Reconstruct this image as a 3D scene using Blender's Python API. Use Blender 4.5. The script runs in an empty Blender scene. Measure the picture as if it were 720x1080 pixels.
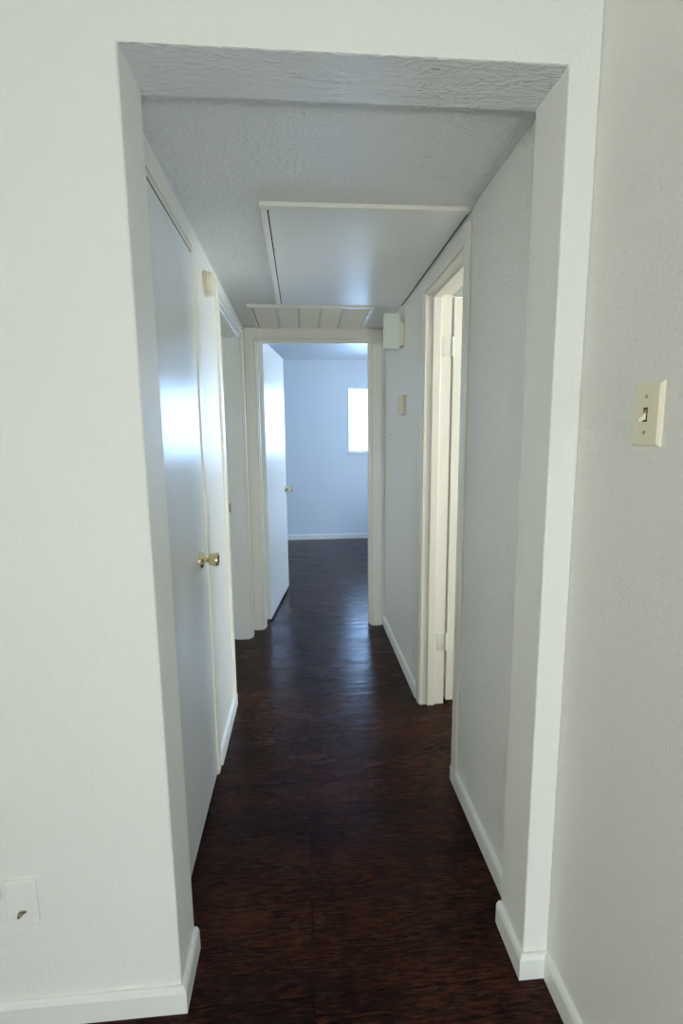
import bpy, bmesh, math, random
from mathutils import Vector, Matrix
random.seed(4)
sc = bpy.context.scene
COL = sc.collection

# ------------------------------------------------------------------ materials
def new_mat(name):
    m = bpy.data.materials.new(name); m.use_nodes = True
    return m, m.node_tree, m.node_tree.nodes['Principled BSDF']

def paint(name, col, rough, bump=0.0, scale=90.0, glints=0.0, var=0.02, dist=0.002, stretch=(1, 1, 1), coat=0.0):
    m, nt, bs = new_mat(name)
    N, Lk = nt.nodes, nt.links
    tc = N.new('ShaderNodeTexCoord'); mp = N.new('ShaderNodeMapping'); mp.inputs['Scale'].default_value = stretch
    Lk.new(tc.outputs['Object'], mp.inputs[0])
    big = N.new('ShaderNodeTexNoise'); big.inputs['Scale'].default_value = 2.3; big.inputs['Detail'].default_value = 4
    Lk.new(mp.outputs[0], big.inputs['Vector'])
    mx = N.new('ShaderNodeMix'); mx.data_type = 'RGBA'
    mx.inputs['A'].default_value = (*[c * (1 - var) for c in col], 1); mx.inputs['B'].default_value = (*[min(1, c * (1 + var)) for c in col], 1)
    Lk.new(big.outputs[0], mx.inputs['Factor']); Lk.new(mx.outputs['Result'], bs.inputs['Base Color'])
    bs.inputs['Roughness'].default_value = rough
    bs.inputs['Coat Weight'].default_value = coat
    bs.inputs['Coat Roughness'].default_value = 0.12
    if bump > 0:
        n1 = N.new('ShaderNodeTexNoise'); n1.inputs['Scale'].default_value = scale; n1.inputs['Detail'].default_value = 5; n1.inputs['Roughness'].default_value = 0.55; n1.inputs['Distortion'].default_value = 0.6
        Lk.new(mp.outputs[0], n1.inputs['Vector'])
        n2 = N.new('ShaderNodeTexNoise'); n2.inputs['Scale'].default_value = scale * 0.32; n2.inputs['Detail'].default_value = 2
        Lk.new(mp.outputs[0], n2.inputs['Vector'])
        rp = N.new('ShaderNodeValToRGB'); rp.color_ramp.elements[0].position = .42; rp.color_ramp.elements[1].position = .66
        Lk.new(n1.outputs[0], rp.inputs[0])
        ad = N.new('ShaderNodeMath'); ad.operation = 'MULTIPLY_ADD'; ad.inputs[1].default_value = 0.9
        Lk.new(n2.outputs[0], ad.inputs[0]); Lk.new(rp.outputs[0], ad.inputs[2])
        src = ad.outputs[0]
        if glints > 0:     # sparse raised specks in the sprayed texture
            n3 = N.new('ShaderNodeTexNoise'); n3.inputs['Scale'].default_value = scale * 0.55; n3.inputs['Detail'].default_value = 1
            Lk.new(mp.outputs[0], n3.inputs['Vector'])
            r3 = N.new('ShaderNodeValToRGB'); r3.color_ramp.elements[0].position = .68; r3.color_ramp.elements[1].position = .76
            Lk.new(n3.outputs[0], r3.inputs[0])
            a3 = N.new('ShaderNodeMath'); a3.operation = 'MULTIPLY_ADD'; a3.inputs[1].default_value = glints
            Lk.new(r3.outputs[0], a3.inputs[0]); Lk.new(src, a3.inputs[2]); src = a3.outputs[0]
        bp = N.new('ShaderNodeBump'); bp.inputs['Strength'].default_value = bump; bp.inputs['Distance'].default_value = dist
        Lk.new(src, bp.inputs['Height']); Lk.new(bp.outputs[0], bs.inputs['Normal'])
    return m

M = {}
M['front']   = paint('front_wall_paint', (.83, .845, .815), .5, .28, 100, .5, dist=.0018)
M['right']   = paint('right_wall_paint', (.82, .82, .785), .40, .5, 125, 1.2, dist=.0018)
M['hallwall'] = paint('hall_wall_paint', (.82, .835, .81), .36, .75, 100, 1.2, dist=.002)
M['panel']   = paint('smooth_hall_panel', (.83, .845, .82), .36, .18, 100, .3, dist=.0015)
M['ceil']    = paint('hall_ceiling_texture', (.82, .825, .80), .28, .9, 85, 1.4, dist=.0026)
M['soffit']  = paint('soffit_texture', (.80, .81, .80), .28, .95, 80, 1.6, dist=.003, stretch=(.55, 1.4, 1))
M['bedroom'] = paint('blue_lit_bedroom_paint', (.70, .795, .885), .5, .25, 70, .3)  # blue of the daylight is put into this base colour
M['white']   = paint('plain_white_paint', (.80, .80, .78), .6)
M['trim']    = paint('cream_gloss_trim', (.85, .83, .755), .32, .12, 30, 0)
M['base']    = paint('baseboard_paint', (.82, .85, .83), .33, .12, 30, 0)
M['door']    = paint('gloss_door_paint', (.82, .845, .835), .27, .06, 16, 0, dist=.001)
for k_, v_ in (('panel', .25), ('door', .38)): M[k_].node_tree.nodes['Principled BSDF'].inputs['Specular IOR Level'].default_value = v_
M['hatch']   = paint('hatch_panel_paint', (.83, .84, .83), .30, .08, 12, 0, dist=.001)
M['ivory']   = paint('ivory_plastic', (.80, .77, .60), .30)
M['beige']   = paint('aged_beige_plastic', (.72, .66, .52), .45)
M['tan']     = paint('tan_plastic', (.76, .66, .50), .45)
M['palegreen'] = paint('off_white_plastic', (.76, .80, .72), .45)
M['dark']    = paint('dark_gap', (.02, .018, .015), .8)
M['gap']     = paint('brown_gap', (.16, .13, .10), .8)
M['brown']   = paint('brown_toggle', (.35, .20, .06), .35)
M['filter']  = paint('grille_cream', (.80, .775, .69), .5)
M['slatgrey'] = paint('grille_grey', (.52, .55, .55), .45)
M['painted_hinge'] = paint('painted_hinge', (.82, .81, .74), .35)

def metal(name, col, rough):
    m, nt, bs = new_mat(name)
    n = nt.nodes.new('ShaderNodeTexNoise'); n.inputs['Scale'].default_value = 60
    r = nt.nodes.new('ShaderNodeMapRange'); r.inputs['To Min'].default_value = rough * .7; r.inputs['To Max'].default_value = rough * 1.3
    nt.links.new(n.outputs[0], r.inputs[0]); nt.links.new(r.outputs[0], bs.inputs['Roughness'])
    bs.inputs['Base Color'].default_value = (*col, 1); bs.inputs['Metallic'].default_value = 1
    return m
M['brass'] = metal('worn_brass', (.78, .66, .38), .22)
M['alu']   = metal('aluminium', (.80, .82, .85), .25)
M['screw'] = metal('screw_steel', (.45, .40, .30), .4)

def glass():
    m = bpy.data.materials.new('window_glass'); m.use_nodes = True
    nt = m.node_tree; N = nt.nodes; N.clear()
    o = N.new('ShaderNodeOutputMaterial'); t = N.new('ShaderNodeBsdfTransparent'); g = N.new('ShaderNodeBsdfGlossy')
    g.inputs['Roughness'].default_value = .02; t.inputs[0].default_value = (.96, .98, .97, 1)
    f = N.new('ShaderNodeFresnel'); f.inputs[0].default_value = 1.45; mx = N.new('ShaderNodeMixShader')
    nt.links.new(f.outputs[0], mx.inputs[0]); nt.links.new(t.outputs[0], mx.inputs[1]); nt.links.new(g.outputs[0], mx.inputs[2])
    nt.links.new(mx.outputs[0], o.inputs[0])
    return m
M['glass'] = glass()

def wood_floor():
    m, nt, bs = new_mat('dark_walnut_laminate')
    N, Lk = nt.nodes, nt.links
    tc = N.new('ShaderNodeTexCoord')
    def noise(sx, sy, scale, detail=4, rough=.5, dist=0.0, vec=None):
        mp = N.new('ShaderNodeMapping'); mp.inputs['Scale'].default_value = (sx, sy, 1)
        Lk.new(vec or tc.outputs['Object'], mp.inputs[0])
        n = N.new('ShaderNodeTexNoise'); n.inputs['Scale'].default_value = scale; n.inputs['Detail'].default_value = detail
        n.inputs['Roughness'].default_value = rough; n.inputs['Distortion'].default_value = dist
        Lk.new(mp.outputs[0], n.inputs['Vector']); return n
    br = N.new('ShaderNodeTexBrick'); br.inputs['Scale'].default_value = 1.0
    br.inputs['Brick Width'].default_value = 1.21; br.inputs['Row Height'].default_value = 0.127
    br.inputs['Mortar Size'].default_value = 0.0012; br.inputs['Mortar Smooth'].default_value = .3; br.offset = .37
    br.inputs['Color1'].default_value = (0, 0, 0, 1); br.inputs['Color2'].default_value = (1, 1, 1, 1); br.inputs['Mortar'].default_value = (.3, .3, .3, 1)
    Lk.new(tc.outputs['Object'], br.inputs['Vector'])
    # shift the grain plank by plank
    sep = N.new('ShaderNodeVectorMath'); sep.operation = 'MULTIPLY_ADD'
    sep.inputs[1].default_value = (7, 3, 0)
    Lk.new(br.outputs['Color'], sep.inputs[0]); Lk.new(tc.outputs['Object'], sep.inputs[2])
    g1 = noise(4.5, 42, 4.0, 7, .70, .6, sep.outputs[0])
    g2 = noise(14, 150, 3.0, 4, .6, .4, sep.outputs[0])
    g3 = noise(1.0, 2.4, 2.3, 3, .5, 0)
    add = N.new('ShaderNodeMath'); add.operation = 'MULTIPLY_ADD'; add.inputs[1].default_value = .42
    Lk.new(g2.outputs[0], add.inputs[0]); Lk.new(g1.outputs[0], add.inputs[2])
    add2 = N.new('ShaderNodeMath'); add2.operation = 'MULTIPLY_ADD'; add2.inputs[1].default_value = .30
    Lk.new(g3.outputs[0], add2.inputs[0]); Lk.new(add.outputs[0], add2.inputs[2])
    add3 = N.new('ShaderNodeMath'); add3.operation = 'MULTIPLY_ADD'; add3.inputs[1].default_value = .07
    Lk.new(br.outputs['Color'], add3.inputs[0]); Lk.new(add2.outputs[0], add3.inputs[2])
    rp = N.new('ShaderNodeValToRGB'); e = rp.color_ramp.elements
    e[0].position = .70; e[0].color = (.0045, .0026, .0024, 1)
    e[1].position = 1.10 if False else 1.0; e[1].color = (.070, .023, .011, 1)
    a = e.new(.82); a.color = (.014, .0060, .0042, 1)
    b = e.new(.90); b.color = (.027, .0100, .0058, 1)
    Lk.new(add3.outputs[0], rp.inputs[0])
    mo = N.new('ShaderNodeMix'); mo.data_type = 'RGBA'; mo.inputs['B'].default_value = (.004, .003, .003, 1)
    Lk.new(br.outputs['Fac'], mo.inputs['Factor']); Lk.new(rp.outputs[0], mo.inputs['A'])
    Lk.new(mo.outputs['Result'], bs.inputs['Base Color'])
    # worn sheen
    rr = N.new('ShaderNodeMapRange'); rr.inputs['From Min'].default_value = .3; rr.inputs['From Max'].default_value = .7
    rr.inputs['To Min'].default_value = .17; rr.inputs['To Max'].default_value = .32
    g4 = noise(1.2, 3.0, 3.0, 5, .6, .3)
    Lk.new(g4.outputs[0], rr.inputs[0]); Lk.new(rr.outputs[0], bs.inputs['Roughness'])
    # scraped surface: ripples along the grain and long undulations
    w1 = noise(1.6, 9, 3.0, 3, .5, .5); w2 = noise(4, 60, 3.0, 3, .6, .3)
    bp1 = N.new('ShaderNodeBump'); bp1.inputs['Strength'].default_value = .55; bp1.inputs['Distance'].default_value = .004
    Lk.new(w1.outputs[0], bp1.inputs['Height'])
    bp2 = N.new('ShaderNodeBump'); bp2.inputs['Strength'].default_value = .35; bp2.inputs['Distance'].default_value = .0007
    Lk.new(w2.outputs[0], bp2.inputs['Height']); Lk.new(bp1.outputs[0], bp2.inputs['Normal'])
    Lk.new(bp2.outputs[0], bs.inputs['Normal'])
    bs.inputs['Specular IOR Level'].default_value = .13
    bs.inputs['Specular Tint'].default_value = (.86, .72, 1.0, 1)
    return m
M['floor'] = wood_floor()

# ------------------------------------------------------------------ mesh helpers
class MB:
    def __init__(s): s.bm = bmesh.new()
    def box(s, x0, x1, y0, y1, z0, z1, bev=0.0, seg=2):
        b = bmesh.new(); bmesh.ops.create_cube(b, size=1)
        for v in b.verts:
            v.co = Vector(((x0 + x1) / 2 + v.co.x * (x1 - x0), (y0 + y1) / 2 + v.co.y * (y1 - y0), (z0 + z1) / 2 + v.co.z * (z1 - z0)))
        if bev: bmesh.ops.bevel(b, geom=b.edges[:], offset=bev, segments=seg, profile=.5, affect='EDGES')
        s._merge(b); return s
    def _merge(s, b):
        me = bpy.data.meshes.new('t'); b.to_mesh(me); b.free(); s.bm.from_mesh(me); bpy.data.meshes.remove(me)
    def extrude(s, pts, axis, a, c, bev=0.0):
        """pts: outline in the plane across `axis`; 'x' -> (y,z), 'y' -> (x,z), 'z' -> (x,y)"""
        b = bmesh.new()
        def P(p, t): return {'x': (t, p[0], p[1]), 'y': (p[0], t, p[1]), 'z': (p[0], p[1], t)}[axis]
        A = [b.verts.new(P(p, a)) for p in pts]; B = [b.verts.new(P(p, c)) for p in pts]
        b.faces.new(A); b.faces.new(B[::-1]); n = len(pts)
        for i in range(n): b.faces.new((A[i], B[i], B[(i + 1) % n], A[(i + 1) % n]))
        bmesh.ops.recalc_face_normals(b, faces=b.faces)
        if bev: bmesh.ops.bevel(b, geom=[e for e in b.edges if e.calc_face_angle(0) > .3], offset=bev, segments=2, profile=.5, affect='EDGES')
        s._merge(b); return s
    def sweep(s, prof, path, side):
        """prof: (out, z) points; path: xy points; out is to the `side` (+1 left) of travel, mitred"""
        b = bmesh.new(); rings = []
        for i, p in enumerate(path):
            p = Vector(p); d0 = (p - Vector(path[i - 1])).normalized() if i else None
            d1 = (Vector(path[i + 1]) - p).normalized() if i < len(path) - 1 else None
            d0 = d0 or d1; d1 = d1 or d0
            n0 = Vector((-d0.y, d0.x)) * side; n1 = Vector((-d1.y, d1.x)) * side
            m = (n0 + n1).normalized(); k = 1 / max(.2, m.dot(n0))
            rings.append([b.verts.new((p.x + m.x * k * o, p.y + m.y * k * o, z)) for o, z in prof])
        n = len(prof)
        for r0, r1 in zip(rings, rings[1:]):
            for j in range(n): b.faces.new((r0[j], r0[(j + 1) % n], r1[(j + 1) % n], r1[j]))
        b.faces.new(rings[0]); b.faces.new(rings[-1][::-1])
        bmesh.ops.recalc_face_normals(b, faces=b.faces); s._merge(b); return s
    def lathe(s, prof, origin, axis, seg=32):
        """prof: (distance along axis, radius)"""
        b = bmesh.new(); ax = Vector(axis).normalized(); q = Vector((0, 0, 1)).rotation_difference(ax); o = Vector(origin); rings = []
        for t, r in prof:
            rings.append([b.verts.new(o + q @ Vector((r * math.cos(k * 2 * math.pi / seg), r * math.sin(k * 2 * math.pi / seg), t))) for k in range(seg)])
        for r0, r1 in zip(rings, rings[1:]):
            for j in range(seg): b.faces.new((r0[j], r0[(j + 1) % seg], r1[(j + 1) % seg], r1[j]))
        b.faces.new(rings[0]); b.faces.new(rings[-1][::-1])
        bmesh.ops.recalc_face_normals(b, faces=b.faces)
        s._merge(b); return s
    def build(s, name, mat, parent=None, smooth=False, origin=None):
        me = bpy.data.meshes.new(name)
        if smooth:
            for f in s.bm.faces: f.smooth = True
            for e in s.bm.edges:
                if len(e.link_faces) == 2 and e.calc_face_angle(0) > .6: e.smooth = False
        s.bm.to_mesh(me); s.bm.free(); me.materials.append(M[mat])
        o = bpy.data.objects.new(name, me); COL.objects.link(o)
        base = parent_origin(parent)
        me.transform(Matrix.Translation(-base))      # parts sit in their thing's frame
        if parent: o.parent = parent
        return o

ORIG = {}
def parent_origin(p):
    v = Vector((0, 0, 0))
    while p is not None:
        v += p.location; p = p.parent
    return v

def thing(name, loc, label, cat=None, kind=None, group=None):
    o = bpy.data.objects.new(name, None); o.empty_display_size = .05; o.location = loc; COL.objects.link(o)
    if label: o['label'] = label
    if cat: o['category'] = cat
    if kind: o['kind'] = kind
    if group: o['group'] = group
    return o

def struct(mb, name, mat, label=None, smooth=False):
    o = mb.build(name, mat, smooth=smooth); o['kind'] = 'structure'
    if label: o['label'] = label
    return o

def ushape(a0, a1, top, w, z0=0.0, za=None):
    """casing outline around an opening; za lets the first leg stand on the baseboard"""
    zf = z0 if za is None else za
    return [(a0 - w, zf), (a0 - w, top + w), (a1 + w, top + w), (a1 + w, z0), (a1, z0), (a1, top), (a0, top), (a0, zf)]

# ------------------------------------------------------------------ dimensions (metres)
Y0, Y1 = 1.02, 1.16                 # front wall around the opening
XL, XR = -.3134, .5271              # opening
ZT = 2.0545
XRW = .5907                         # right wall of the near room
HL, HR = -.370, .573                # hallway walls
ZC = 2.098                          # dropped hall ceiling
F0, F1 = 3.395, 3.515               # wall at the end of the hall
YB = 6.51; ZB = 2.337               # bedroom back wall, ceiling
ZN = 2.44                           # near room ceiling
TOP = 2.60
NX0, NY0 = -3.0, -2.0               # near room far corner
WT = .12

# ------------------------------------------------------------------ shell
struct(MB().box(-3.12, 2.92, -3.12, YB + WT, -.10, 0), 'floor', 'floor', 'dark walnut laminate floor with a hand scraped gloss')
struct(MB().box(-3.12, 2.92, -3.12, YB + WT, TOP, TOP + .08), 'ceiling_roof', 'white')

def wall_with_hole(axis, a, c, u0, u1, z0, z1, hu0, hu1, hz0, hz1):
    mb = MB()
    def bx(p0, p1, q0, q1):
        if p1 - p0 < 1e-6 or q1 - q0 < 1e-6: return
        mb.box(a, c, p0, p1, q0, q1) if axis == 'x' else mb.box(p0, p1, a, c, q0, q1)
    bx(u0, hu0, z0, z1); bx(hu1, u1, z0, z1); bx(hu0, hu1, z0, hz0); bx(hu0, hu1, hz1, z1)
    return mb

# near room
fw = MB().extrude([(NX0, 0), (NX0, TOP), (XRW, TOP), (XRW, 0), (XR, 0), (XR, ZT), (XL, ZT), (XL, 0)], 'y', Y0, Y1, .004)
o = struct(fw, 'wall_front', 'front', 'pale painted wall with the cased-free opening into the hallway')
o['label'] = 'pale painted wall with a plain square opening into the hallway'
# soffit of the opening has a heavier trowelled texture
o.data.materials.append(M['soffit'])
for p in o.data.polygons:
    if p.normal.z < -.9 and p.center.z > 1.5: p.material_index = 1
    if abs(p.normal.x) > .9 and XL - .01 < p.center.x < XR + .01: p.material_index = 0
struct(MB().box(XRW, XRW + WT, NY0, Y1, 0, TOP), 'wall_right', 'right', 'off white right wall with sprayed texture and a light switch')
struct(wall_with_hole('y', NY0 - WT, NY0, NX0 - WT, XRW + WT, 0, TOP, -2.7, -.6, .60, 2.1), 'wall_back', 'front')
struct(wall_with_hole('x', NX0 - WT, NX0, NY0, 1.09, 0, TOP, -1.7, -.3, .75, 2.05), 'wall_left', 'front')
struct(MB().box(NX0, XRW, NY0, Y0, ZN, TOP), 'ceiling', 'white')

# hallway
lw = MB()
DO = (1.21, 1.86, 2.005)            # closet door opening
D2 = (2.40, 3.25, 2.0)
lw.extrude([(Y1, 0), (Y1, TOP), (F0, TOP), (F0, 0), (D2[1], 0), (D2[1], D2[2]), (D2[0], D2[2]), (D2[0], 0),
            (DO[1], 0), (DO[1], DO[2]), (DO[0], DO[2]), (DO[0], 0)], 'x', HL - WT, HL)
struct(lw, 'wall_hall_left', 'panel', 'smooth left hallway wall with a closet door and a doorway')
D3 = (1.75, 2.31, 1.995)
rw = MB().extrude([(Y1, 0), (Y1, TOP), (F0, TOP), (F0, 0), (D3[1], 0), (D3[1], D3[2]), (D3[0], D3[2]), (D3[0], 0)], 'x', HR, HR + WT)
struct(rw, 'wall_hall_right', 'hallwall', 'textured right hallway wall with a narrow doorway')
D4 = (-.301, .483, 2.0)
ew = MB().extrude([(-3.12, 0), (-3.12, TOP), (2.92, TOP), (2.92, 0), (D4[1], 0), (D4[1], D4[2]), (D4[0], D4[2]), (D4[0], 0)], 'y', F0, F1)
o = struct(ew, 'wall_hall_end', 'bedroom', 'wall across the end of the hallway around the bedroom doorway')
o.data.materials.append(M['hallwall'])
for p in o.data.polygons:
    if p.normal.y < -.9: p.material_index = 1
ZCE = 2.072                         # the old ceiling falls a little towards the end
struct(MB().extrude([(Y1, ZC + .002), (F0, ZCE), (F0, TOP), (Y1, TOP)], 'x', HL, HR), 'ceiling_hall', 'ceil', 'low textured hallway ceiling with attic hatch and return grille')

# closet behind the first door
cl = MB().box(-1.15, -1.09, 1.16, 2.06, 0, TOP).box(-1.09, HL - WT, 2.0, 2.06, 0, TOP).box(-1.09, HL - WT, 1.16, 2.0, 2.44, TOP)
struct(cl, 'wall_closet', 'white')
# room left of the hall
struct(wall_with_hole('x', NX0 - WT, NX0, 1.16, F0, 0, TOP, 1.9, 2.9, .9, 2.0), 'wall_left_room', 'bedroom')
struct(MB().box(NX0, -1.15, 1.16, F0, ZN, TOP).box(-1.15, HL - WT, 2.06, F0, ZN, TOP), 'ceiling_left_room', 'white')
# room right of the hall
RX = 2.8; RY = .20
struct(wall_with_hole('x', RX, RX + WT, RY - WT, F0, 0, TOP, .5, 2.0, .9, 2.1), 'wall_bath_side', 'white')
struct(MB().box(XRW + WT, RX, RY - WT, RY, 0, TOP), 'wall_bath_front', 'white')
struct(MB().box(XRW + WT, RX, RY, Y1, ZN, TOP).box(HR + WT, RX, Y1, F0, ZN, TOP), 'ceiling_bath', 'white')
# bedroom
BX0, BX1 = -1.6, 2.6
W1 = (.612, 2.42, 1.16, 2.0)
struct(wall_with_hole('y', YB, YB + WT, BX0 - WT, BX1 + WT, 0, TOP, *W1), 'wall_bedroom_back', 'bedroom', 'pale bedroom wall with blue daylight in its colour and a bright window')
W6 = (4.9, 5.9, .9, 2.0)
struct(wall_with_hole('x', BX1, BX1 + WT, F1, YB, 0, TOP, *W6), 'wall_bedroom_right', 'bedroom')
struct(MB().box(BX0 - WT, BX0, F1, YB, 0, TOP), 'wall_bedroom_left', 'bedroom')
struct(MB().box(BX0, BX1, F1, YB, ZB, TOP), 'ceiling_bedroom', 'bedroom', 'smooth bedroom ceiling seen through the end doorway')

# ------------------------------------------------------------------ baseboards
BH, BT = .068, .013
PROF = [(0, 0), (BT, 0), (BT, BH - .012), (BT - .004, BH - .003), (BT - .008, BH), (0, BH)]
def baseb(name, path, side, label=None):
    struct(MB().sweep(PROF, path, side), name, 'base', label)
baseb('baseboard_front', [(NX0, Y0), (XL, Y0), (XL, Y1 + .0)], -1, 'painted baseboard turning the left corner of the opening')
baseb('baseboard_right', [(XR, Y1), (XR, Y0), (XRW, Y0), (XRW, NY0)], -1, 'painted baseboard wrapping the right jamb and running along the right wall')
baseb('baseboard_hall_right_near', [(HR, D3[0] - .004), (HR, Y1)], -1, 'painted baseboard between the opening and the right doorway')
baseb('baseboard_hall_right_far', [(HR, F0), (HR, D3[1] + .06)], -1, 'painted baseboard between the right doorway and the hall end')
baseb('baseboard_hall_left', [(HL, DO[1] + .055), (HL, D2[0] - .002)], -1, 'short painted baseboard between closet door and left doorway')
baseb('baseboard_bedroom_back', [(BX0, YB), (BX1, YB)], -1, 'painted baseboard along the bedroom back wall')
baseb('baseboard_bedroom_left', [(BX0, F1), (BX0, YB)], -1)
baseb('baseboard_near_left', [(NX0, NY0), (NX0, Y0)], -1)

# ------------------------------------------------------------------ doors
CP = .011   # casing thickness
def knob(parent, pos, ax, s=1.0):
    """tulip shaped knob on a round rose"""
    prof = [(0, .0005), (0, .031), (.004, .031), (.008, .027), (.010, .014), (.012, .0095), (.022, .0085), (.026, .012), (.030, .0195),
            (.038, .0225), (.048, .0245), (.056, .0255), (.060, .0245), (.062, .018), (.0605, .010), (.0605, .0005)]
    return MB().lathe([(t * s, r * s) for t, r in prof], pos, ax).build('door_knob', 'brass', parent, smooth=True)

# door 1: flush closet door, closed
d1 = thing('door_1', (HL, 1.535, 0), 'closed flush closet door with a brass knob on the left hallway wall', kind='structure')
leaf = MB().box(HL - .040, HL + .0015, DO[0] + .004, DO[1] + .0, .016, DO[2] - .012, .002).build('door_leaf', 'door', d1)
k = knob(leaf, (HL + .0015, 1.752, .925), (1, 0, 0)); k['label'] = 'worn brass knob'
MB().extrude(ushape(DO[0], DO[1], DO[2] + .010, .055, -.003), 'x', HL, HL + .007, .003).build('door_casing', 'trim', d1)
jb = MB().extrude(ushape(DO[0] + .004, DO[1] - .004, DO[2] - .004, .0035), 'x', HL - WT, HL - .001)
jb.box(HL - .07, HL - .045, DO[0], DO[1], DO[2] - .02, DO[2]).box(HL - .07, HL - .045, DO[1] - .03, DO[1], 0, DO[2]).box(HL - .07, HL - .045, DO[0], DO[0] + .03, 0, DO[2])
jb.build('door_jamb', 'trim', d1)
MB().box(HL - .003, HL + .0018, DO[0], DO[1] - .004, DO[2] - .0115, DO[2] - .008).build('head_gap', 'gap', d1)

# door 2: doorway into the left room (its leaf stands open out of sight)
d2 = thing('door_2', (HL, 2.825, 0), 'open doorway in the left hallway wall with cream jamb and strike plate', kind='structure')
cs = MB().extrude(ushape(D2[0] - .004, D2[1] + .004, D2[2] + .004, .056, -.004, BH), 'x', HL, HL + CP, .003)
cs.build('door_casing', 'trim', d2)
jb = MB().extrude(ushape(D2[0] + .014, D2[1] - .014, D2[2] - .014, .013), 'x', HL - WT, HL + .001)
jb.box(HL - .10, HL - .012 + 0, D2[1] - .026, D2[1] - .012, 0, D2[2] - .012, .002)
jb.box(HL - .10, HL - .012, D2[0] + .012, D2[0] + .026, 0, D2[2] - .012, .002)
jb.box(HL - .10, HL - .012, D2[0] + .02, D2[1] - .02, D2[2] - .026, D2[2] - .012, .002)
jb.build('door_jamb', 'base', d2)
MB().box(HL - .118, HL - .101, D2[1] - .0155, D2[1] - .012, .875, .935, .001).build('strike_plate', 'screw', d2)

# door 3: narrow doorway on the right, leaf swung into the room
d3 = thing('door_3', (HR, 2.03, 0), 'open cream door in the narrow right hallway doorway with painted hinges', kind='structure')
MB().extrude(ushape(D3[0], D3[1], D3[2], .058, -.004), 'x', HR - .009, HR, .003).build('door_casing', 'trim', d3)
jb = MB().extrude(ushape(D3[0] + .012, D3[1] - .012, D3[2] - .012, .011), 'x', HR - .002, HR + WT)
jb.box(HR + .032, HR + .070, D3[1] - .024, D3[1] - .010, 0, D3[2] - .010, .002)
jb.box(HR + .032, HR + .070, D3[0] + .010, D3[0] + .024, 0, D3[2] - .010, .002)
jb.box(HR + .032, HR + .070, D3[0] + .02, D3[1] - .02, D3[2] - .024, D3[2] - .010, .002)
jb.build('door_jamb', 'trim', d3)
lx = HR + WT + .012; ly = D3[1] - .010
leaf3 = MB().box(lx, lx + .54, ly, ly + .035, .018, D3[2] - .016, .002).build('door_leaf', 'trim', d3)
for hz in (1.76, .335):
    h = MB().box(HR + .078, HR + WT - .001, D3[1] - .0145, D3[1] - .0115, hz - .045, hz + .045, .001)
    h.box(lx - .002, lx, ly + .001, ly + .033, hz - .045, hz + .045)
    for q in range(5):
        h.lathe([(0, .006), (.0165, .006)], (HR + WT + .006, ly - .004, hz - .045 + q * .018), (0, 0, 1), 14)
    h.build('hinge', 'painted_hinge', d3, smooth=True)

# door 4: bedroom doorway at the end of the hall, leaf open against the left
d4 = thing('door_4', ((D4[0] + D4[1]) / 2, F0, 0), 'open glossy bedroom door with brass knob at the end of the hall', kind='structure')
w4 = .063
MB().extrude([(D4[0] - w4, -.004), (D4[0] - w4, D4[2] + .064), (D4[1] + .066, D4[2] + .064), (D4[1] + .066, -.004), (D4[1], -.004), (D4[1], D4[2]), (D4[0], D4[2]), (D4[0], -.004)],
             'y', F0 - .013, F0, .003).build('door_casing', 'trim', d4)
jb = MB().extrude(ushape(D4[0] + .012, D4[1] - .012, D4[2] - .012, .011), 'y', F0 - .001, F1)
jb.box(D4[0] + .010, D4[0] + .022, F0 + .03, F0 + .068, 0, D4[2] - .01, .002).box(D4[1] - .022, D4[1] - .010, F0 + .03, F0 + .068, 0, D4[2] - .01, .002)
jb.box(D4[0] + .02, D4[1] - .02, F0 + .03, F0 + .068, D4[2] - .022, D4[2] - .01, .002)
jb.build('door_jamb', 'trim', d4)
MB().extrude(ushape(D4[0], D4[1], D4[2], .056), 'y', F1, F1 + .011, .003).build('rear_casing', 'trim', d4)
hp = Vector((D4[0] + .014, F1 + .018)); tip = Vector((-.176, 4.385))
dr = (tip - hp).normalized(); nr = Vector((dr.y, -dr.x)); L4 = .84
def q2(a, b): v = hp + dr * a + nr * b; return (v.x, v.y)
leaf4 = MB().extrude([q2(0, 0), q2(L4, 0), q2(L4, .035), q2(0, .035)], 'z', .022, 2.022, .002).build('door_leaf', 'door', d4)
kp = hp + dr * (L4 - .065) + nr * .035
k = knob(leaf4, (kp.x, kp.y, .915), (nr.x, nr.y, 0)); k['label'] = 'brass knob on the hall side face'
kp2 = hp + dr * (L4 - .065)
knob(leaf4, (kp2.x, kp2.y, .915), (-nr.x, -nr.y, 0))
for hz in (1.76, 1.0, .25):
    h = MB().box(D4[0] + .0105, D4[0] + .014, F0 + .075, F1, hz - .045, hz + .045)
    for q in range(5):
        h.lathe([(0, .006), (.0165, .006)], (hp.x + .002, hp.y - .009, hz - .045 + q * .018), (0, 0, 1), 12)
    h.build('hinge', 'painted_hinge', d4, smooth=True)

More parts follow.
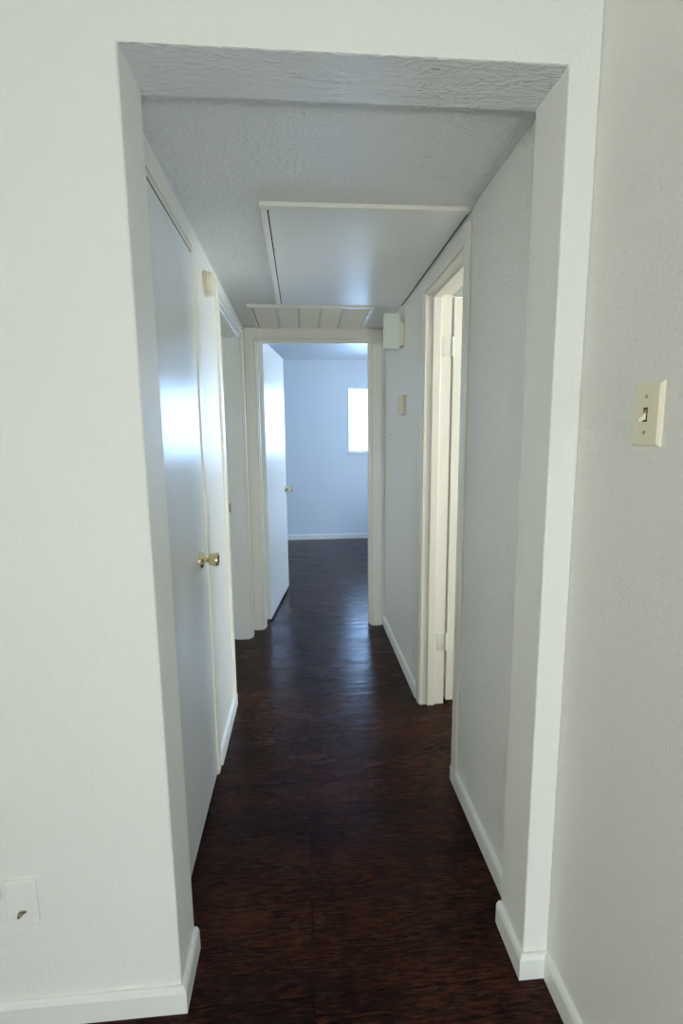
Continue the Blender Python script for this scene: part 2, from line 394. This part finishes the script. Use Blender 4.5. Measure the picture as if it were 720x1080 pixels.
# ------------------------------------------------------------------ windows
def window(name, axis, plane, depth, u0, u1, z0, z1, label=None, mull=1, inward=-1):
    """frame set deep in the wall; inward = sign of the direction into the room"""
    def bx(mb, p0, p1, d0, d1, q0, q1, bev=.0015):
        a, c = sorted((plane - inward * d0, plane - inward * d1))
        return mb.box(a, c, p0, p1, q0, q1, bev) if axis == 'x' else mb.box(p0, p1, a, c, q0, q1, bev)
    um = (u0 + u1) / 2; loc = (plane, um, z0) if axis == 'x' else (um, plane, z0)
    w = thing(name, loc, label, kind='structure')
    f = MB(); t = .022
    bx(f, u0, u1, .06, .10, z0, z0 + t); bx(f, u0, u1, .06, .10, z1 - t, z1)
    bx(f, u0, u0 + t, .06, .10, z0 + t, z1 - t); bx(f, u1 - t, u1, .06, .10, z0 + t, z1 - t)
    bx(f, um - .018, um + .018, .065, .095, z0 + t, z1 - t)
    f.build('window_frame', 'white', w)
    g = MB(); bx(g, u0 + t - .004, um - .014, .078, .083, z0 + t - .004, z1 - t + .004, 0); bx(g, um + .014, u1 - t + .004, .078, .083, z0 + t - .004, z1 - t + .004, 0)
    g.build('window_glass', 'glass', w)
    s = MB(); bx(s, u0 - .02, u1 + .02, -.022, 0, z0 - .018, z0, .003); s.build('window_sill', 'base', w)
    # portal so the daylight outside is sampled through the opening
    ld = bpy.data.lights.new(name + '_portal', 'AREA'); ld.shape = 'RECTANGLE'; ld.size = u1 - u0; ld.size_y = z1 - z0
    ld.cycles.is_portal = True
    lo = bpy.data.objects.new('window_portal', ld); COL.objects.link(lo)
    c = plane - inward * .115
    lo.location = (c, um, (z0 + z1) / 2) if axis == 'x' else (um, c, (z0 + z1) / 2)
    d = Vector((inward, 0, 0)) if axis == 'x' else Vector((0, inward, 0))
    lo.rotation_euler = d.to_track_quat('-Z', 'Z').to_euler()
    return w
window('window_1', 'y', YB, WT, *W1, label='small bright bedroom window above a thin sill')
W2 = (-1.7, -.3, .75, 2.05)
window('added_window_2', 'x', NX0, WT, *W2, inward=1)  # unseen window, added to light the near room's right wall
window('window_3', 'y', NY0, WT, -2.7, -.6, .60, 2.1, inward=1)
window('added_window_6', 'x', BX1, WT, *W6)  # unseen second window, added to brighten the bedroom
window('window_4', 'x', RX, WT, .5, 2.0, .9, 2.1)
window('added_window_5', 'x', NX0, WT, 1.9, 2.9, .9, 2.0, inward=1)  # unseen window, added to give the left room bluish light

# ------------------------------------------------------------------ attic hatch
hx0, hy0, hy1 = -.118, 1.693, 2.835
ah = thing('attic_hatch', (.22, 2.3, ZC), 'smooth white attic hatch panel framed by thin trim in the hall ceiling', 'hatch')
tz = ZC - .014
tr = MB().box(hx0, HR - .006, hy0, hy0 + .030, tz, ZC, .002)
tr.box(hx0, hx0 + .022, hy0 + .030, hy1, tz, ZC, .002)
tr.build('hatch_trim', 'trim', ah)
MB().box(hx0 + .0265, HR - .008, hy0 + .034, hy1, ZC - .009, ZC - .001, .001).build('hatch_panel', 'hatch', ah)
MB().box(hx0 + .0215, hx0 + .027, hy0 + .03, hy1, ZC - .004, ZC).build('hatch_gap', 'dark', ah)
MB().box(HR - .0085, HR - .001, hy0 + .03, hy1, ZC - .007, ZC - .0005).build('wall_side_gap', 'gap', ah)
for yy in (2.06, 2.59):
    MB().lathe([(0, .0005), (0, .006), (.003, .006), (.0045, .003), (.0045, .0005)], (hx0 + .034, yy, ZC - .009), (0, 0, -1), 14).build('screw', 'ivory', ah, smooth=True)

# ------------------------------------------------------------------ return air grille
gx0, gx1, gy0, gy1 = -.284, .424, 2.853, F0 - .014
rg = thing('return_air_grille', ((gx0 + gx1) / 2, (gy0 + gy1) / 2, ZC), 'wide cream return air grille in the ceiling above the bedroom doorway', 'air vent')
fz = ZC - .016; fw_ = .024
fr = MB().extrude([(gx0, gy0), (gx1, gy0), (gx1, gy0 + fw_), (gx0, gy0 + fw_)], 'z', fz, ZC, .003)
fr.box(gx0, gx0 + fw_, gy0 + fw_, gy1, fz, ZC, .003).box(gx0 + fw_, gx1 - fw_, gy1 - fw_, gy1, fz, ZC, .003)
fr.build('grille_frame', 'trim', rg)
r = MB().box(gx1 - fw_, gx1, gy0 + fw_, gy1, fz, ZC, .003).build('side_rail', 'alu', rg); r['label'] = 'bare shiny metal rail'
sl = MB()
yy = gy0 + fw_ + .004
while yy < gy1 - fw_ - .006:
    sl.extrude([(yy, ZC - .002), (yy + .0012, ZC - .002), (yy + .0075, ZC - .011), (yy + .0063, ZC - .011)], 'x', gx0 + fw_ + .003, gx1 - fw_ - .003)
    yy += .0105
sl.build('louvre_panel', 'filter', rg)
MB().box(gx0 + fw_ + .001, gx1 - fw_ - .001, gy0 + fw_ + .001, gy1 - fw_ - .001, ZC - .0025, ZC - .0005).build('backing', 'filter', rg)
MB().box(gx0 + fw_, gx0 + fw_ + .006, gy0 + fw_, gy1 - fw_, ZC - .010, ZC - .003).build('edge_gap', 'dark', rg)
for bx_ in (-.125, .0, .126, .251):
    MB().box(bx_ - .007, bx_ + .007, gy0 + fw_, gy1 - fw_, ZC - .0135, ZC - .010, .001).build('divider', 'slatgrey', rg)

SLOPE = math.atan((ZC + .002 - ZCE) / (F0 - Y1))
for o_ in (ah, rg):
    o_.location.z = ZC + .002 - (o_.location.y - Y1) * math.tan(SLOPE); o_.rotation_euler.x = -SLOPE

# ------------------------------------------------------------------ small fittings
# round detector on the left wall
rd = thing('smoke_detector', (HL, 2.10, 1.960), 'round cream smoke detector mounted high on the left hallway wall', 'smoke detector')
MB().lathe([(0, .001), (0, .050), (.009, .050), (.011, .047), (.011, .001)], (HL, 2.10, 1.960), (1, 0, 0), 40).build('mounting_base', 'beige', rd, smooth=True)
MB().lathe([(.012, .001), (.012, .043), (.014, .046), (.022, .046), (.024, .043), (.0245, .040), (.027, .040), (.027, .044), (.034, .042), (.037, .036), (.038, .001)], (HL, 2.10, 1.960), (1, 0, 0), 40).build('detector_cover', 'ivory', rd, smooth=True)

# box chime on the right wall
ch = thing('door_chime', (HR, 2.80, 1.87), 'tall pale box chime sticking out from the right hallway wall near the ceiling', 'door chime')
MB().box(.545, HR, 2.768, 2.84, 1.846, 1.972, .003).build('mounting_base', 'ivory', ch)
MB().box(.462, .5455, 2.758, 2.815, 1.828, 2.015, .005).build('chime_cover', 'palegreen', ch)

# thermostat
th = thing('thermostat', (HR, 2.73, 1.47), 'small tan thermostat on the right hallway wall below the box chime', 'thermostat')
MB().box(HR - .010, HR + .001, 2.695, 2.790, 1.470, 1.580, .002).build('wall_plate', 'slatgrey', th)
MB().box(HR - .034, HR - .010, 2.700, 2.785, 1.476, 1.574, .006, 3).build('thermostat_cover', 'tan', th)
MB().box(HR - .039, HR - .033, 2.725, 2.76, 1.548, 1.560, .002).build('lever', 'ivory', th)

# plugged holes left in the wall
for (yy, zz, rr) in ((3.17, 1.402, .004), (3.165, 1.368, .006), (3.15, 1.335, .005), (2.93, 1.345, .005)):
    o = MB().lathe([(0, .0005), (0, rr), (.002, rr * .8), (.003, .0005)], (HR, yy, zz), (-1, 0, 0), 10).build('wall_anchor', 'screw', smooth=True)
    o['label'] = 'tiny dark wall anchor left below the thermostat on the right hallway wall'; o['category'] = 'wall anchor'; o['group'] = 'wall anchors left below the thermostat'

# toggle light switch on the near right wall
sy0, sy1, sz0, sz1 = .774, .843, 1.333, 1.440
sw = thing('light_switch', (XRW, (sy0 + sy1) / 2, sz0), 'ivory toggle light switch plate on the right wall nearest the camera', 'light switch')
cy, cz = (sy0 + sy1) / 2, (sz0 + sz1) / 2
pl = MB()
b = bmesh.new()
hw, hh = (sy1 - sy0) / 2, (sz1 - sz0) / 2
ring = []
for dx, ins in ((0, 0), (-.0035, .0005), (-.0065, .0045), (-.007, .006)):
    ring.append([b.verts.new((XRW + dx, cy + sy * (hw - ins), cz + szz * (hh - ins))) for sy, szz in ((-1, -1), (1, -1), (1, 1), (-1, 1))])
for r0, r1 in zip(ring, ring[1:]):
    for j in range(4): b.faces.new((r0[j], r0[(j + 1) % 4], r1[(j + 1) % 4], r1[j]))
b.faces.new(ring[-1]); b.faces.new(ring[0][::-1]); bmesh.ops.recalc_face_normals(b, faces=b.faces); pl._merge(b)
pl.build('switch_plate', 'ivory', sw)
t_ = MB().box(XRW - .0078, XRW - .0068, cy - .005, cy + .005, cz - .012, cz + .012).build('toggle_slot', 'dark', sw)
tg = MB().extrude([(XRW - .0075, cz + .004), (XRW - .0075, cz - .008), (XRW - .020, cz - .013), (XRW - .021, cz - .007)], 'y', cy - .0035, cy + .0035, .001)
MB().box(XRW - .0088, XRW - .0076, cy - .004, cy + .004, cz - .009, cz + .009).build('toggle_collar', 'brown', sw)
tg.build('toggle', 'ivory', sw)
for dz in (-.030, .030):
    MB().lathe([(0, .0003), (0, .0035), (.0012, .003), (.0012, .0003)], (XRW - .0069, cy, cz + dz), (-1, 0, 0), 12).build('screw', 'screw', sw, smooth=True)

# painted-over cover plate low on the front wall
px0, px1, pz0, pz1 = -.684, -.615, .272, .384
cp = thing('cover_plate', ((px0 + px1) / 2, Y0, pz0), 'painted-over cover plate with a cable stub low on the front wall', 'cover plate')
MB().box(px0, px1, Y0 - .0055, Y0 + .001, pz0, pz1, .0022).build('plate', 'front', cp)
c_ = MB().lathe([(0, .0005), (0, .0055), (.004, .0055), (.004, .0035), (.011, .0035), (.011, .0005)], (-.652, Y0 - .0055, .302), (0, -1, 0), 14)
c_.box(-.651, -.640, Y0 - .009, Y0 - .005, .303, .309, .001)
c_.build('cable_stub', 'screw', cp, smooth=True)
jk = thing('phone_jack', (-.725, Y0, .33), 'painted phone jack box at the left picture edge beside the cover plate', 'phone jack')
MB().box(-.765, -.692, Y0 - .012, Y0, .338, .380, .003).build('jack_body', 'front', jk)
MB().box(-.735, -.722, Y0 - .0125, Y0 - .0115, .350, .362).build('socket', 'dark', jk)

# ------------------------------------------------------------------ daylight
w = bpy.data.worlds.new('daylight'); sc.world = w; w.use_nodes = True
nt = w.node_tree; N, Lk = nt.nodes, nt.links
bg = N['Background']
tc = N.new('ShaderNodeTexCoord'); sp = N.new('ShaderNodeSeparateXYZ'); Lk.new(tc.outputs['Generated'], sp.inputs[0])
def rng(src, lo, hi):
    r = N.new('ShaderNodeMapRange'); r.inputs['From Min'].default_value = lo; r.inputs['From Max'].default_value = hi; Lk.new(src, r.inputs[0]); return r.outputs[0]
def mixc(f, a, b):
    m = N.new('ShaderNodeMix'); m.data_type = 'RGBA'
    Lk.new(f, m.inputs['Factor'])
    for k, v in (('A', a), ('B', b)):
        if isinstance(v, tuple): m.inputs[k].default_value = (*v, 1)
        else: Lk.new(v, m.inputs[k])
    return m.outputs['Result']
SOUTH = (.9, .85, .8); NORTH = (7.0, 11.5, 19.0); EAST = (16.2, 16.0, 15.2)
WEST = (6.3, 5.9, 5.2)
c1 = mixc(rng(sp.outputs['Y'], -.3, .3), SOUTH, NORTH)
c2 = mixc(rng(sp.outputs['X'], .45, .65), c1, EAST)
c2 = mixc(rng(sp.outputs['X'], -.5, -.7), c2, WEST)
Lk.new(c2, bg.inputs[0]); bg.inputs[1].default_value = 1.0

# added area light low on the back wall, standing in for sunlit ground outside
ld = bpy.data.lights.new('added_ground_glow', 'AREA'); ld.shape = 'RECTANGLE'; ld.size = .28; ld.size_y = .26
ld.energy = 26; ld.color = (.92, 1, 1.02)
lo = bpy.data.objects.new('added_low_light', ld); COL.objects.link(lo)
lo.location = (.40, NY0 + .01, .64); lo.rotation_euler = Vector((0, 1, 0.0)).to_track_quat('-Z', 'Z').to_euler()

# ------------------------------------------------------------------ camera
cam = bpy.data.cameras.new('camera'); co = bpy.data.objects.new('camera', cam); COL.objects.link(co); sc.camera = co
yaw, pitch, roll = .0785, -.1505, -.0102
fwv = Vector((math.sin(yaw) * math.cos(pitch), math.cos(yaw) * math.cos(pitch), math.sin(pitch)))
rv = Vector((math.cos(yaw), -math.sin(yaw), 0)); uv = rv.cross(fwv)
r2 = rv * math.cos(roll) + uv * math.sin(roll); u2 = uv * math.cos(roll) - rv * math.sin(roll)
mt = Matrix((r2, u2, -fwv)).transposed().to_4x4(); mt.translation = Vector((0, 0, 1.3534))
co.matrix_world = mt
cam.sensor_fit = 'VERTICAL'; cam.sensor_height = 36; cam.sensor_width = 24; cam.lens = 518.77 / 1080 * 36; cam.clip_start = .02

sc.view_settings.view_transform = 'Standard'; sc.view_settings.look = 'None'
sc.view_settings.exposure = .06; sc.view_settings.gamma = 1; sc.view_settings.use_curve_mapping = False
cy_ = sc.cycles
cy_.use_denoising = True; cy_.max_bounces = 14; cy_.diffuse_bounces = 8; cy_.glossy_bounces = 6; cy_.transparent_max_bounces = 8
cy_.sample_clamp_indirect = 8; cy_.caustics_reflective = True; cy_.blur_glossy = .3
